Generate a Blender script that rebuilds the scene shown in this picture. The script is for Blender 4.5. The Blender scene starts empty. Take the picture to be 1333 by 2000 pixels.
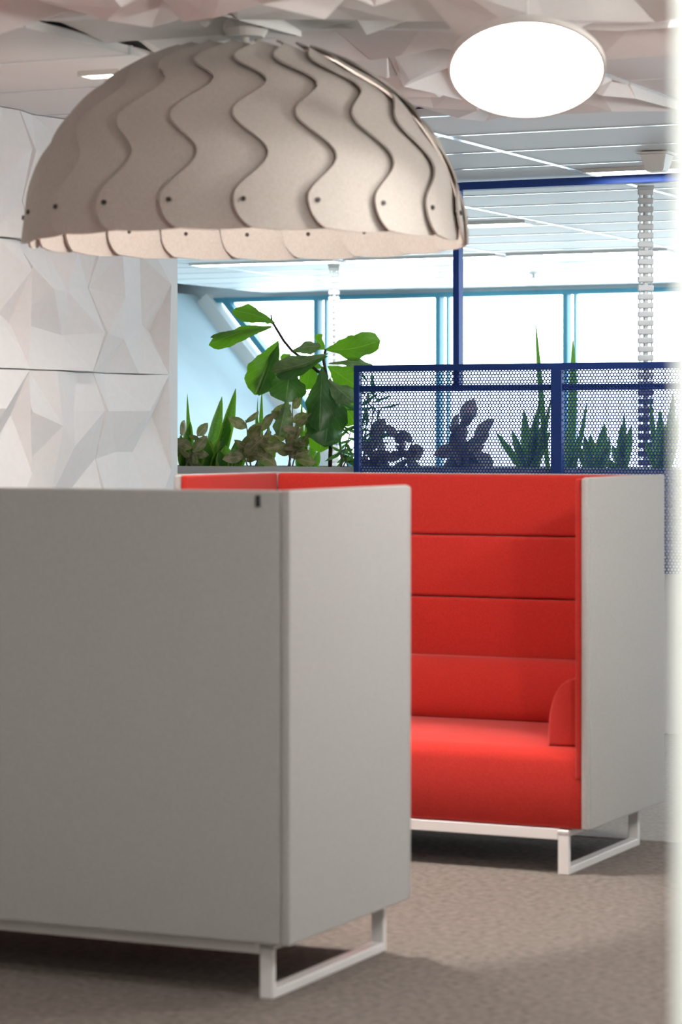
import bpy, bmesh, math, random
import numpy as np
from mathutils import Vector, Matrix
from mathutils.geometry import delaunay_2d_cdt

random.seed(7)
sc = bpy.context.scene
COL = sc.collection
PI = math.pi

# ------------------------------------------------------------------ camera
F_PX, HORIZON, EYE, YAW = 5190.0, 847.0, 1.498, 0.44
cam_d = bpy.data.cameras.new('camera')
cam = bpy.data.objects.new('camera', cam_d); COL.objects.link(cam)
cam.location = (0, 0, EYE); cam.rotation_euler = (PI / 2, 0, YAW)
cam_d.sensor_fit = 'HORIZONTAL'; cam_d.sensor_width = 24.0
cam_d.lens = F_PX * 24.0 / 1333.0
cam_d.shift_y = -(1000.0 - HORIZON) / 1333.0
cam_d.clip_start = 0.05; cam_d.clip_end = 200
cam_d.dof.use_dof = True; cam_d.dof.focus_distance = 13.6; cam_d.dof.aperture_fstop = 4.0
sc.camera = cam

# ------------------------------------------------------------------ world, exposure
w = bpy.data.worlds.new('overcast_sky'); sc.world = w; w.use_nodes = True
bg = w.node_tree.nodes['Background']
bg.inputs[0].default_value = (0.80, 0.94, 1.0, 1); bg.inputs[1].default_value = 7.0
sc.view_settings.view_transform = 'Standard'; sc.view_settings.look = 'None'
sc.view_settings.exposure = 0.16; sc.view_settings.gamma = 1.0
sc.view_settings.use_curve_mapping = False
cy = sc.cycles
cy.use_denoising = True
cy.max_bounces = 10; cy.diffuse_bounces = 6; cy.glossy_bounces = 4; cy.transmission_bounces = 6; cy.transparent_max_bounces = 12
cy.sample_clamp_indirect = 6.0; cy.caustics_reflective = False; cy.caustics_refractive = False

CEIL = 2.80
FACADE_V = 22.0
# daylight portals in the window openings (guide the sky light through the panes, emit nothing)
pl = bpy.data.lights.new('window_portal', 'AREA'); pl.shape = 'RECTANGLE'; pl.size = 14.0; pl.size_y = 1.9
pl.cycles.is_portal = True
po = bpy.data.objects.new('window_portal', pl); COL.objects.link(po)
po.location = (-4.6, FACADE_V + 0.12, 1.78); po.rotation_euler = (-PI / 2, 0, 0)
pl2 = bpy.data.lights.new('window_portal', 'AREA'); pl2.shape = 'RECTANGLE'; pl2.size = 1.9; pl2.size_y = 8.0
pl2.cycles.is_portal = True
po2 = bpy.data.objects.new('window_portal', pl2); COL.objects.link(po2)
po2.location = (2.12, 17.0, 1.75); po2.rotation_euler = (0, PI / 2, 0)  # portal of the added side window band

# ------------------------------------------------------------------ helpers
def ray(px, py):
    a = (px - 666.5) / F_PX; b = (HORIZON - py) / F_PX
    c, s = math.cos(YAW), math.sin(YAW)
    return Vector((a * c - s, a * s + c, b))
def atV(px, py, V):
    d = ray(px, py); t = V / d.y
    return Vector((d.x * t, V, EYE + d.z * t))
def atU(px, py, U):
    d = ray(px, py); t = U / d.x
    return Vector((U, d.y * t, EYE + d.z * t))
def atZ(px, py, z):
    d = ray(px, py); t = (z - EYE) / d.z
    return Vector((d.x * t, d.y * t, z))

def link(name, me, mat=None, parent=None, loc=(0, 0, 0), rot=(0, 0, 0), smooth=False):
    o = bpy.data.objects.new(name, me); COL.objects.link(o)
    if mat is not None and not me.materials: me.materials.append(mat)
    o.location = loc; o.rotation_euler = rot
    if parent is not None: o.parent = parent
    if smooth:
        me.polygons.foreach_set('use_smooth', [True] * len(me.polygons))
    return o
def finish(bm, name):
    bmesh.ops.recalc_face_normals(bm, faces=bm.faces)
    me = bpy.data.meshes.new(name); bm.to_mesh(me); bm.free(); return me
def empty(name, loc=(0, 0, 0), rotz=0, label=None, cat=None, group=None, kind=None):
    o = bpy.data.objects.new(name, None); COL.objects.link(o)
    o.location = loc; o.rotation_euler = (0, 0, rotz); o.empty_display_size = 0.1
    return tag(o, label, cat, group, kind)
def tag(o, label=None, cat=None, group=None, kind=None):
    if label: o['label'] = label
    if cat: o['category'] = cat
    if group: o['group'] = group
    if kind: o['kind'] = kind
    return o
def bm_box(bm, lo, hi, bev=0.0, seg=2, mat=None):
    r = bmesh.ops.create_cube(bm, size=1.0)
    vs = r['verts']
    lo = Vector(lo); hi = Vector(hi); c = (lo + hi) / 2; d = hi - lo
    for v in vs:
        v.co = Vector((v.co.x * d.x, v.co.y * d.y, v.co.z * d.z)) + c
        if mat is not None: v.co = mat @ v.co
    if bev > 0:
        es = list({e for v in vs for e in v.link_edges})
        bmesh.ops.bevel(bm, geom=es, offset=bev, segments=seg, profile=0.5, affect='EDGES')
def box_mesh(name, lo, hi, bev=0.0, seg=2):
    bm = bmesh.new(); bm_box(bm, lo, hi, bev, seg); return finish(bm, name)
def box(name, lo, hi, mat, parent=None, bev=0.0, seg=2, loc=(0, 0, 0), rot=(0, 0, 0)):
    o = link(name, box_mesh(name, lo, hi, bev, seg), mat, parent, loc, rot)
    if bev > 0: shade_auto(o)
    return o
def shade_auto(o, ang=0.7):
    me = o.data
    me.polygons.foreach_set('use_smooth', [True] * len(me.polygons))
    try: me.set_sharp_from_angle(angle=ang)
    except Exception: pass
def prism(name, prof, axis_lo, axis_hi, bev=0.0, seg=3):
    """profile of (y,z) points extruded along x"""
    bm = bmesh.new()
    a = [bm.verts.new((axis_lo, y, z)) for y, z in prof]
    b = [bm.verts.new((axis_hi, y, z)) for y, z in prof]
    n = len(prof)
    fa = bm.faces.new(a); fb = bm.faces.new(b[::-1])
    for i in range(n): bm.faces.new((a[i], b[i], b[(i + 1) % n], a[(i + 1) % n]))
    if bev > 0:
        es = list(set(fa.edges) | set(fb.edges))
        bmesh.ops.bevel(bm, geom=es, offset=bev, segments=seg, profile=0.5, affect='EDGES')
    return finish(bm, name)
def tube(pts, radii, seg=8):
    bm = bmesh.new(); rings = []
    for i, p in enumerate(pts):
        p = Vector(p)
        t = (Vector(pts[min(i + 1, len(pts) - 1)]) - Vector(pts[max(i - 1, 0)])).normalized()
        s = t.cross(Vector((0.3, 1, 0.1))).normalized(); u = t.cross(s)
        rings.append([bm.verts.new(p + (s * math.cos(k * 2 * PI / seg) + u * math.sin(k * 2 * PI / seg)) * radii[i]) for k in range(seg)])
    for a, b in zip(rings, rings[1:]):
        for k in range(seg): bm.faces.new((a[k], a[(k + 1) % seg], b[(k + 1) % seg], b[k]))
    bm.faces.new(rings[0][::-1]); bm.faces.new(rings[-1])
    return bm
def lathe(prof, seg=24):
    bm = bmesh.new(); rings = []
    for r, z in prof:
        rings.append([bm.verts.new((r * math.cos(2 * PI * k / seg), r * math.sin(2 * PI * k / seg), z)) for k in range(seg)])
    for a, b in zip(rings, rings[1:]):
        for k in range(seg): bm.faces.new((a[k], a[(k + 1) % seg], b[(k + 1) % seg], b[k]))
    bm.faces.new(rings[0][::-1]); bm.faces.new(rings[-1])
    return bm

# ------------------------------------------------------------------ materials
MAT = {}
def principled(name, col, rough=0.6, metal=0.0, spec=0.5):
    m = bpy.data.materials.new(name); m.use_nodes = True; MAT[name] = m
    b = m.node_tree.nodes['Principled BSDF']
    b.inputs['Base Color'].default_value = (*col, 1); b.inputs['Roughness'].default_value = rough
    b.inputs['Metallic'].default_value = metal; b.inputs['Specular IOR Level'].default_value = spec
    return m
def nodes(m): return m.node_tree.nodes, m.node_tree.links, m.node_tree.nodes['Principled BSDF']
def noise_colour(m, c1, c2, scale, detail=4, coord='Object', bump=0.0, bump_scale=None, lo=0.35, hi=0.65, stretch=None):
    n, l, b = nodes(m)
    tc = n.new('ShaderNodeTexCoord'); src = tc.outputs[coord]
    if stretch:
        mp = n.new('ShaderNodeMapping'); mp.inputs['Scale'].default_value = stretch; l.new(src, mp.inputs[0]); src = mp.outputs[0]
    tx = n.new('ShaderNodeTexNoise'); tx.inputs['Scale'].default_value = scale; tx.inputs['Detail'].default_value = detail
    l.new(src, tx.inputs['Vector'])
    cr = n.new('ShaderNodeValToRGB'); cr.color_ramp.elements[0].position = lo; cr.color_ramp.elements[1].position = hi
    cr.color_ramp.elements[0].color = (*c1, 1); cr.color_ramp.elements[1].color = (*c2, 1)
    l.new(tx.outputs[0], cr.inputs[0]); l.new(cr.outputs[0], b.inputs['Base Color'])
    if bump > 0:
        t2 = n.new('ShaderNodeTexNoise'); t2.inputs['Scale'].default_value = bump_scale or scale; t2.inputs['Detail'].default_value = 3
        l.new(src, t2.inputs['Vector'])
        bp = n.new('ShaderNodeBump'); bp.inputs['Strength'].default_value = bump; bp.inputs['Distance'].default_value = 0.003
        l.new(t2.outputs[0], bp.inputs['Height']); l.new(bp.outputs[0], b.inputs['Normal'])
    return m
def fabric(name, c1, c2, sheen=0.3):
    m = principled(name, c1, 0.9, 0, 0.2)
    noise_colour(m, c1, c2, 260, 5, bump=0.25, bump_scale=420, lo=0.3, hi=0.7)
    b = m.node_tree.nodes['Principled BSDF']
    b.inputs['Sheen Weight'].default_value = sheen; b.inputs['Sheen Roughness'].default_value = 0.5
    return m
fabric('grey_fabric', (0.40, 0.397, 0.388), (0.48, 0.477, 0.468), 0.15)
fabric('red_fabric', (0.44, 0.018, 0.013), (0.56, 0.036, 0.024), 0.20)
principled('white_steel', (0.80, 0.79, 0.78), 0.35)
principled('black_tab', (0.01, 0.01, 0.01), 0.5)
noise_colour(principled('carpet', (0.2, 0.17, 0.15), 0.95, 0, 0.1), (0.135, 0.115, 0.102), (0.25, 0.218, 0.194), 38, 14, bump=0.6, bump_scale=150, lo=0.28, hi=0.72)
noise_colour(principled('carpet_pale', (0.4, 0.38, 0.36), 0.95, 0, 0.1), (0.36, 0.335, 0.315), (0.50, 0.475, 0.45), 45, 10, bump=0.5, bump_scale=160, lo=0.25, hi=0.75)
noise_colour(principled('ceiling_white', (0.74, 0.72, 0.70), 0.8), (0.85, 0.84, 0.83), (0.87, 0.86, 0.85), 3, 2)
noise_colour(principled('tile_white', (0.72, 0.70, 0.68), 0.55), (0.83, 0.825, 0.815), (0.855, 0.85, 0.84), 2, 2)
principled('rail_gloss', (0.86, 0.90, 0.93), 0.22, 0.85)
noise_colour(principled('panel_felt', (0.78, 0.77, 0.76), 0.85, 0, 0.2), (0.85, 0.845, 0.84), (0.87, 0.865, 0.86), 40, 4)
noise_colour(principled('wall_paint', (0.78, 0.77, 0.75), 0.8), (0.83, 0.825, 0.815), (0.85, 0.845, 0.835), 4, 3)
noise_colour(principled('office_paint', (0.80, 0.84, 0.86), 0.8), (0.78, 0.82, 0.84), (0.80, 0.84, 0.86), 4, 3)
principled('navy_metal', (0.018, 0.055, 0.26), 0.5, 0.0, 0.35)
principled('teal_frame', (0.06, 0.25, 0.34), 0.45)
principled('white_plastic', (0.72, 0.70, 0.67), 0.5)
principled('dark_plastic', (0.10, 0.09, 0.13), 0.5)
noise_colour(principled('planter_white', (0.8, 0.8, 0.8), 0.5), (0.80, 0.80, 0.80), (0.83, 0.83, 0.83), 5, 2)
noise_colour(principled('soil', (0.03, 0.02, 0.015), 0.95), (0.02, 0.014, 0.01), (0.06, 0.042, 0.03), 60, 6, bump=0.8, bump_scale=70)
noise_colour(principled('dome_felt', (0.62, 0.56, 0.49), 0.95, 0, 0.1), (0.53, 0.495, 0.455), (0.585, 0.55, 0.51), 120, 6, bump=0.3, bump_scale=300)
principled('rivet_dark', (0.03, 0.02, 0.018), 0.5)
noise_colour(principled('bark', (0.05, 0.03, 0.02), 0.8), (0.035, 0.022, 0.018), (0.10, 0.065, 0.045), 60, 5, bump=0.5, bump_scale=90)
noise_colour(principled('stem_grey', (0.25, 0.2, 0.16), 0.8), (0.20, 0.15, 0.12), (0.36, 0.30, 0.25), 60, 4)
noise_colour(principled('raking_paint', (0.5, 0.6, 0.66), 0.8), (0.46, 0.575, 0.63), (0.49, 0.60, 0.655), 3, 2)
principled('door_mint', (0.82, 0.88, 0.85), 0.4)
def emitter(name, col, s):
    m = bpy.data.materials.new(name); m.use_nodes = True; MAT[name] = m
    n = m.node_tree.nodes; n.clear()
    e = n.new('ShaderNodeEmission'); e.inputs[0].default_value = (*col, 1); e.inputs[1].default_value = s
    o = n.new('ShaderNodeOutputMaterial'); m.node_tree.links.new(e.outputs[0], o.inputs[0]); return m
emitter('disc_glow', (1.0, 0.94, 0.87), 22.0)
emitter('tube_glow', (0.90, 0.97, 1.0), 26.0)
emitter('spot_glow', (1.0, 0.95, 0.86), 12.0)
emitter('fill_globe_glow', (1.0, 0.955, 0.905), 48.0)  # glow of the added globes out of view
emitter('bulb_glow', (1.0, 0.86, 0.70), 14.0)
def glass(name, tint):
    m = bpy.data.materials.new(name); m.use_nodes = True; MAT[name] = m
    n = m.node_tree.nodes; l = m.node_tree.links; n.clear()
    t = n.new('ShaderNodeBsdfTransparent'); t.inputs[0].default_value = (*tint, 1)
    g = n.new('ShaderNodeBsdfGlossy'); g.inputs['Roughness'].default_value = 0.02
    fr = n.new('ShaderNodeFresnel'); fr.inputs[0].default_value = 1.45
    mx = n.new('ShaderNodeMixShader'); o = n.new('ShaderNodeOutputMaterial')
    l.new(fr.outputs[0], mx.inputs[0]); l.new(t.outputs[0], mx.inputs[1]); l.new(g.outputs[0], mx.inputs[2]); l.new(mx.outputs[0], o.inputs[0])
    return m
glass('window_glass', (0.95, 0.98, 1.0))
glass('door_glass', (0.86, 0.95, 0.92))

def leaf_material(name, base, vein, style, rough=0.35, trans=0.35, tcol=None):
    """style: fig (side veins), snake (pale margin), mottled (pink midrib, patches), plain"""
    m = principled(name, base, rough); n, l, b = nodes(m)
    uv = n.new('ShaderNodeUVMap'); sp = n.new('ShaderNodeSeparateXYZ'); l.new(uv.outputs[0], sp.inputs[0])
    def math_(op, a, bb=None, cl=False):
        x = n.new('ShaderNodeMath'); x.operation = op; x.use_clamp = cl
        for i, q in enumerate((a, bb)):
            if q is None: continue
            if isinstance(q, (int, float)): x.inputs[i].default_value = q
            else: l.new(q, x.inputs[i])
        return x.outputs[0]
    d = math_('ABSOLUTE', math_('SUBTRACT', sp.outputs[0], 0.5))           # 0 midrib .. 0.5 edge
    mid = math_('LESS_THAN', d, 0.018)
    tc = n.new('ShaderNodeTexCoord')
    nz = n.new('ShaderNodeTexNoise'); nz.inputs['Scale'].default_value = 28; nz.inputs['Detail'].default_value = 4
    l.new(tc.outputs['Object'], nz.inputs['Vector'])
    if style == 'fig':
        ph = math_('SUBTRACT', math_('MULTIPLY', sp.outputs[1], 7.0), math_('MULTIPLY', d, 5.0))
        side = math_('LESS_THAN', math_('FRACT', ph), 0.07)
        fac = math_('MAXIMUM', mid, math_('MULTIPLY', side, 0.55))
    elif style == 'snake':
        nb = n.new('ShaderNodeTexNoise'); nb.inputs['Scale'].default_value = 5
        cb = n.new('ShaderNodeCombineXYZ'); l.new(math_('MULTIPLY', sp.outputs[0], 0.8), cb.inputs[0]); l.new(math_('MULTIPLY', sp.outputs[1], 6.0), cb.inputs[1])
        l.new(cb.outputs[0], nb.inputs['Vector'])
        fac = math_('MAXIMUM', math_('GREATER_THAN', d, 0.36), math_('MULTIPLY', math_('GREATER_THAN', nb.outputs[0], 0.55), 0.25))
    elif style == 'mottled':
        patch = math_('GREATER_THAN', nz.outputs[0], 0.52)
        fac = math_('MAXIMUM', math_('LESS_THAN', d, 0.05), math_('MULTIPLY', patch, 0.55))
    else:
        fac = math_('MULTIPLY', mid, 0.6)
    mx = n.new('ShaderNodeMixRGB'); mx.inputs[1].default_value = (*base, 1); mx.inputs[2].default_value = (*vein, 1)
    l.new(fac, mx.inputs[0])
    vr = n.new('ShaderNodeMixRGB'); vr.blend_type = 'MULTIPLY'; vr.inputs[0].default_value = 0.5
    cr = n.new('ShaderNodeValToRGB'); cr.color_ramp.elements[0].color = (0.55, 0.55, 0.55, 1); cr.color_ramp.elements[1].color = (1.3, 1.3, 1.3, 1)
    cr.color_ramp.elements[0].position = 0.3; cr.color_ramp.elements[1].position = 0.7
    l.new(nz.outputs[0], cr.inputs[0]); l.new(mx.outputs[0], vr.inputs[1]); l.new(cr.outputs[0], vr.inputs[2])
    l.new(vr.outputs[0], b.inputs['Base Color'])
    if trans > 0:
        tr = n.new('ShaderNodeBsdfTranslucent'); tr.inputs[0].default_value = (*(tcol or tuple(min(1, c * 1.6) for c in base)), 1)
        mix = n.new('ShaderNodeMixShader'); mix.inputs[0].default_value = trans
        out = [x for x in n if x.type == 'OUTPUT_MATERIAL'][0]
        l.new(b.outputs[0], mix.inputs[1]); l.new(tr.outputs[0], mix.inputs[2]); l.new(mix.outputs[0], out.inputs[0])
    return m
leaf_material('fig_leaf_dark', (0.075, 0.19, 0.055), (0.26, 0.42, 0.16), 'fig', 0.30, 0.2, (0.14, 0.4, 0.02))
leaf_material('fig_leaf_bright', (0.11, 0.27, 0.035), (0.34, 0.52, 0.12), 'fig', 0.35, 0.42, (0.22, 0.55, 0.02))
leaf_material('fig_leaf_glossy', (0.24, 0.36, 0.15), (0.46, 0.56, 0.30), 'fig', 0.22, 0.15, (0.2, 0.4, 0.05))
leaf_material('snake_leaf', (0.075, 0.20, 0.05), (0.42, 0.55, 0.10), 'snake', 0.35, 0.35, (0.22, 0.55, 0.04))
leaf_material('mottled_leaf', (0.26, 0.31, 0.14), (0.62, 0.42, 0.34), 'mottled', 0.5, 0.3, (0.42, 0.45, 0.12))
leaf_material('purple_leaf', (0.27, 0.31, 0.24), (0.58, 0.30, 0.30), 'mottled', 0.45, 0.3, (0.40, 0.36, 0.25))
leaf_material('slender_leaf', (0.10, 0.24, 0.09), (0.30, 0.42, 0.2), 'plain', 0.4, 0.35, (0.2, 0.5, 0.08))

# ================================================================== SETTING
U0, U1, V0 = -14.0, 2.0, -3.0
def struct(name, me, mat, parent=None, label=None):
    o = link(name, me, MAT[mat], parent)
    if parent is None: o['kind'] = 'structure'
    if label: o['label'] = label
    return o
floor = struct('floor', box_mesh('floor', (U0, V0, -0.1), (U1, FACADE_V + 0.2, 0)), 'carpet', label='grey brown short pile carpet under both sofas')
wk = link('pale_floor_area', box_mesh('pale_floor_area', (U0 + 0.01, 9.32, 0.0005), (U1 - 0.01, FACADE_V - 0.01, 0.004)), MAT['carpet_pale'], floor); wk['label'] = 'paler grey carpet area behind the sofas'  # thin paler slab over the floor beyond the sofas
ceil = struct('ceiling', box_mesh('ceiling', (U0, V0, CEIL + 0.10), (U1, FACADE_V + 0.2, CEIL + 0.2)), 'ceiling_white', label='suspended ceiling of long panels between pale rails')
bm = bmesh.new()
for lo_, hi_ in (((U1, V0, 0), (U1 + 0.15, 13.0, CEIL + 0.15)), ((U1, 21.0, 0), (U1 + 0.15, FACADE_V + 0.2, CEIL + 0.15)),
                 ((U1, 13.0, 0), (U1 + 0.15, 21.0, 0.8)), ((U1, 13.0, 2.7), (U1 + 0.15, 21.0, CEIL + 0.15))): bm_box(bm, lo_, hi_)
wr = struct('wall_right', finish(bm, 'wall_right'), 'wall_paint', label='side wall with a long added band of windows in the office')  # opening in this unseen wall is added to let in daylight
wb = struct('wall_back', box_mesh('wall_back', (U0, V0 - 0.15, 0), (U1, V0, CEIL + 0.15)), 'wall_paint', label='plain painted wall behind the viewer')
wo = struct('wall_office', box_mesh('wall_office', (U0 - 0.15, V0, 0), (U0, FACADE_V + 0.2, CEIL + 0.15)), 'office_paint', label='plain side wall of the far office')

# ---- ceiling tiles and rails
ROW, COLW, RV0, RU0 = 0.69, 1.30, 10.70, -4.53
rows = range(-10, 17); cols = range(-5, 5)
tile_me = box_mesh('ceiling_tile', (0.012, 0.006, 0), (COLW - 0.012, ROW - 0.006, 0.03))
tile_me.materials.append(MAT['tile_white'])
ISLAND = set()
for i in range(0, 5):
    for j in range(-7, -1):
        u = RU0 + i * 0.65; 
        if u > -3.25 and j > -4: continue
        ISLAND.add((i, j))
def in_island(u, v):
    return (int(math.floor((u - RU0) / 0.65 + 1e-6)), int(math.floor((v - RV0) / ROW + 1e-6))) in ISLAND
for r in rows:
    for c in cols:
        u = RU0 + c * COLW; v = RV0 + r * ROW
        if v > FACADE_V - 0.2: continue
        if in_island(u + 0.3, v + 0.3) or in_island(u + 0.9, v + 0.3):
            for hh in (0, 1):
                if not in_island(u + 0.3 + 0.65 * hh, v + 0.3):
                    box('ceiling_tile', (u + 0.65 * hh + 0.006, v + 0.006, CEIL), (u + 0.65 * hh + 0.644, v + ROW - 0.006, CEIL + 0.03), MAT['tile_white'], ceil)
            continue
        link('ceiling_tile', tile_me, None, ceil, (u, v, CEIL))
lat_me = box_mesh('ceiling_rail', (RU0 - 5 * COLW, -0.009, -0.004), (RU0 + 5 * COLW, 0.009, 0.03)); lat_me.materials.append(MAT['rail_gloss'])
for r in rows:
    v = RV0 + r * ROW
    if v > FACADE_V - 0.1: continue
    if r < -1: # interrupted by the faceted island
        for a, b in ((RU0 - 5 * COLW, RU0), (RU0 + 3.25, RU0 + 5 * COLW)):
            box('ceiling_rail', (a, v - 0.005, CEIL - 0.003), (b, v + 0.005, CEIL + 0.03), MAT['rail_gloss'], ceil)
        continue
    link('ceiling_rail', lat_me, None, ceil, (0, v, CEIL))
for c in cols:
    u = RU0 + c * COLW
    vs = RV0 - 10 * ROW
    if RU0 - 0.01 < u < RU0 + 3.2: vs = RV0 + (-1 if u < -3.3 else -3) * ROW
    box('ceiling_rail', (u - 0.016, vs, CEIL - 0.005), (u + 0.016, FACADE_V - 0.05, CEIL + 0.03), MAT['rail_gloss'], ceil)

# ---- faceted panel patterns, traced as fold lines in a unit square, with relief
def cdt_panel(name, pts, edges, w_, h_, depth, ribs=0.0, flip=False, zmin=None):
    """pts: (s,t,relief 0..1); panel in local x (0..w_), z (0..h_), relief towards +y"""
    xy = [Vector((p[0], p[1])) for p in pts]
    vo, eo, fo, ov, oe, of = delaunay_2d_cdt(xy, edges, [], 0, 1e-5)
    bm = bmesh.new(); vs = []
    for k, v in enumerate(vo):
        src = ov[k]
        rel = pts[src[0]][2] if src else 0.3
        s = 1 - v.x if flip else v.x
        vs.append(bm.verts.new((s * w_, rel * depth, v.y * h_)))
    for f in fo: bm.faces.new([vs[k] for k in f])
    # skirt
    bnd = [e for e in bm.edges if e.is_boundary]
    r = bmesh.ops.extrude_edge_only(bm, edges=bnd)
    for v in r['geom']:
        if isinstance(v, bmesh.types.BMVert): v.co.y = -0.02
    bmesh.ops.recalc_face_normals(bm, faces=bm.faces)
    me = bpy.data.meshes.new(name); bm.to_mesh(me); bm.free(); return me
WALL_U = -5.75
def norm(cx, cyy, v_lo, v_hi, z_lo, z_hi):
    p = atU(cx / 3.703, 440 + cyy / 3.703, WALL_U)
    return (p.y - v_lo) / (v_hi - v_lo), (p.z - z_lo) / (z_hi - z_lo)
PV = [atU(px, 650, WALL_U).y for px in (23, 164.5, 297.5)]
PW = (PV[2] - PV[0]) / 2
PZ = [1.235, 1.755, 2.278, 2.80]
def pattern(raw, edges, col, row):
    v_lo, v_hi = PV[0] + col * PW, PV[0] + (col + 1) * PW; z_lo, z_hi = PZ[row], PZ[row + 1]
    out = []
    for x, y, h in raw:
        s, t = norm(x, y, v_lo, v_hi, z_lo, z_hi)
        s = min(1, max(0, s)); t = min(1, max(0, t))
        for lim in (0, 1):
            if abs(s - lim) < 0.035: s = lim
            if abs(t - lim) < 0.05: t = lim
        out.append([s, t, h])
    base = [(0, 0, .3), (1, 0, .3), (0, 1, .3), (1, 1, .3)]
    for b in base:
        if not any(abs(b[0] - o[0]) < 0.02 and abs(b[1] - o[1]) < 0.02 for o in out): out.append(list(b))
    return out, edges
P11 = pattern([(65, 105, .2), (95, 300, .9), (70, 690, .1), (105, 1045, .5), (590, 1075, .4), (635, 785, .9), (605, 450, .2), (630, 130, .6),
               (225, 465, 1.0), (360, 480, .8), (370, 800, .5), (255, 110, .3), (430, 110, .9), (500, 110, .4), (530, 1065, .9)],
              [(0, 8), (8, 2), (8, 11), (12, 9), (9, 8), (9, 6), (9, 5), (8, 10), (10, 2), (10, 3), (10, 14), (10, 5), (14, 5), (13, 6)], 0, 1)
P12 = pattern([(640, 110, .6), (605, 450, .2), (635, 785, .9), (600, 1065, .4), (1105, 1085, .8), (1085, 780, .1), (1112, 430, .9), (1085, 110, .4),
               (760, 110, .8), (765, 530, .9), (770, 830, .8), (975, 110, .3), (1005, 715, .2), (740, 1070, .1), (935, 1080, .5)],
              [(8, 9), (9, 10), (11, 9), (11, 12), (12, 6), (12, 4), (12, 5), (10, 14), (10, 13), (10, 3), (1, 8), (10, 2)], 1, 1)
P21 = pattern([(105, 1062, .5), (78, 1350, .9), (100, 1800, .2), (600, 1082, .4), (625, 1340, .9), (605, 1690, .5), (640, 1930, .8),
               (130, 1070, .5), (265, 1075, .9), (520, 1080, .3), (290, 1450, 1.0), (405, 1340, .8), (395, 1600, .9), (270, 1930, .6), (430, 1930, .3), (150, 1930, .3)],
              [(7, 10), (8, 11), (3, 11), (11, 4), (11, 12), (12, 5), (12, 14), (10, 13), (10, 1), (10, 2), (11, 10), (2, 15)], 0, 0)
P22 = pattern([(600, 1085, .4), (640, 1345, .9), (620, 1690, .5), (640, 1930, .8), (1110, 1092, .8), (1080, 1380, .2), (1095, 1770, .9), (1085, 1930, .3),
               (745, 1085, .1), (945, 1092, .5), (945, 1340, .9), (940, 1640, .2), (785, 1640, .4), (765, 1930, .8), (960, 1930, .6), (1040, 1930, .9)],
              [(8, 10), (9, 10), (4, 10), (10, 1), (10, 11), (11, 12), (12, 1), (12, 2), (12, 13), (11, 5), (11, 6), (11, 14), (11, 15), (10, 5)], 1, 0)
PAT = {(0, 1): P11, (1, 1): P12, (0, 0): P21, (1, 0): P22}

# ---- left wall with the folded panels
wl = struct('wall_left', box_mesh('wall_left', (WALL_U - 0.28, V0, 0), (WALL_U - 0.02, atU(347, 650, WALL_U - 0.02).y, CEIL + 0.1)), 'wall_paint', label='pale partition wall clad with folded relief panels')
pm = {}
for key, (pts, ed) in PAT.items():
    pm[key] = cdt_panel('relief_panel', pts, ed, PW - 0.006, 0.516, 0.12)
    pm[key].materials.append(MAT['panel_felt'])
for cidx in range(-7, 2):
    for ridx in range(-2, 3):
        if cidx in (0, 1) and ridx in (0, 1): key = (cidx, ridx)
        else: key = ((cidx + (ridx // 2)) % 2, ridx % 2)
        if ridx == 2: key = ((cidx + 1) % 2, 0)
        o = link('relief_panel', pm[key], None, wl, (WALL_U - 0.02, PV[0] + cidx * PW + 0.003, PZ[0] + ridx * 0.5217 + 0.002), (0, 0, PI / 2))
        # local x -> +V, local y -> -U after +90 deg; flip so the relief faces the room
        o.rotation_euler = (0, 0, 0)
        o.matrix_local = Matrix(((0, 1, 0, WALL_U - 0.01), (1, 0, 0, PV[0] + cidx * PW + 0.003), (0, 0, 1, PZ[0] + ridx * 0.5217 + 0.002), (0, 0, 0, 1)))

# ---- ceiling island of folded panels
DOME = Vector((-3.99, 7.74, 2.12))
random.seed(3)
for k, (i, j) in enumerate(sorted(ISLAND)):
    key = [(0, 1), (1, 0), (1, 1), (0, 0)][(i * 2 + j * 3 + (i * j) % 3) % 4]
    pts, ed = PAT[key]
    u = RU0 + i * 0.65; v = RV0 + j * ROW
    near = (Vector((u + 0.32, v + 0.35)) - Vector((DOME.x, DOME.y))).length < 0.75
    me = cdt_panel('folded_ceiling_panel', pts, ed, 0.646, 0.686, 0.085 if near else 0.15, flip=(i + j) % 2 == 0)
    me.materials.append(MAT['panel_felt'])
    o = link('folded_ceiling_panel', me, None, ceil)
    top = CEIL + 0.085
    o.matrix_local = Matrix(((1, 0, 0, u + 0.002), (0, 0, 1, v + 0.002), (0, -1, 0, top), (0, 0, 0, 1)))

# ---- facade with the window band
FV = FACADE_V
head_z = CEIL - 0.04
diag_top = atV(411, 590, FV); diag_dir = Vector((1.0, 0, -1.16))
ex = Vector((0, 0.18, 0))
wf = empty('wall_far', kind='structure', label='far outer wall with a band of windows')
box('lower_wall', (U0, FV, 0), (U1, FV + 0.18, 0.85), MAT['office_paint'], wf)
box('head_wall', (U0, FV, head_z), (U1, FV + 0.18, CEIL + 0.1), MAT['office_paint'], wf)
low = diag_top + diag_dir * ((diag_top.z - 0.85) / 1.16)
bm = bmesh.new()
foot = diag_top + diag_dir * (diag_top.z / 1.16)
poly = [(U0 + 0.01, CEIL - 0.002), (U0 + 0.01, 0.002), (foot.x - 0.1, 0.002), (diag_top.x - 0.13, CEIL - 0.002)]
fa = [bm.verts.new((x, 15.0, z)) for x, z in poly]; fb = [bm.verts.new((x, FV - 0.001, z)) for x, z in poly]
bm.faces.new(fa); bm.faces.new(fb[::-1])
for i in range(4): bm.faces.new((fa[i], fb[i], fb[(i + 1) % 4], fa[(i + 1) % 4]))
link('raking_wall', finish(bm, 'raking_wall'), MAT['raking_paint'], wf)
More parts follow.
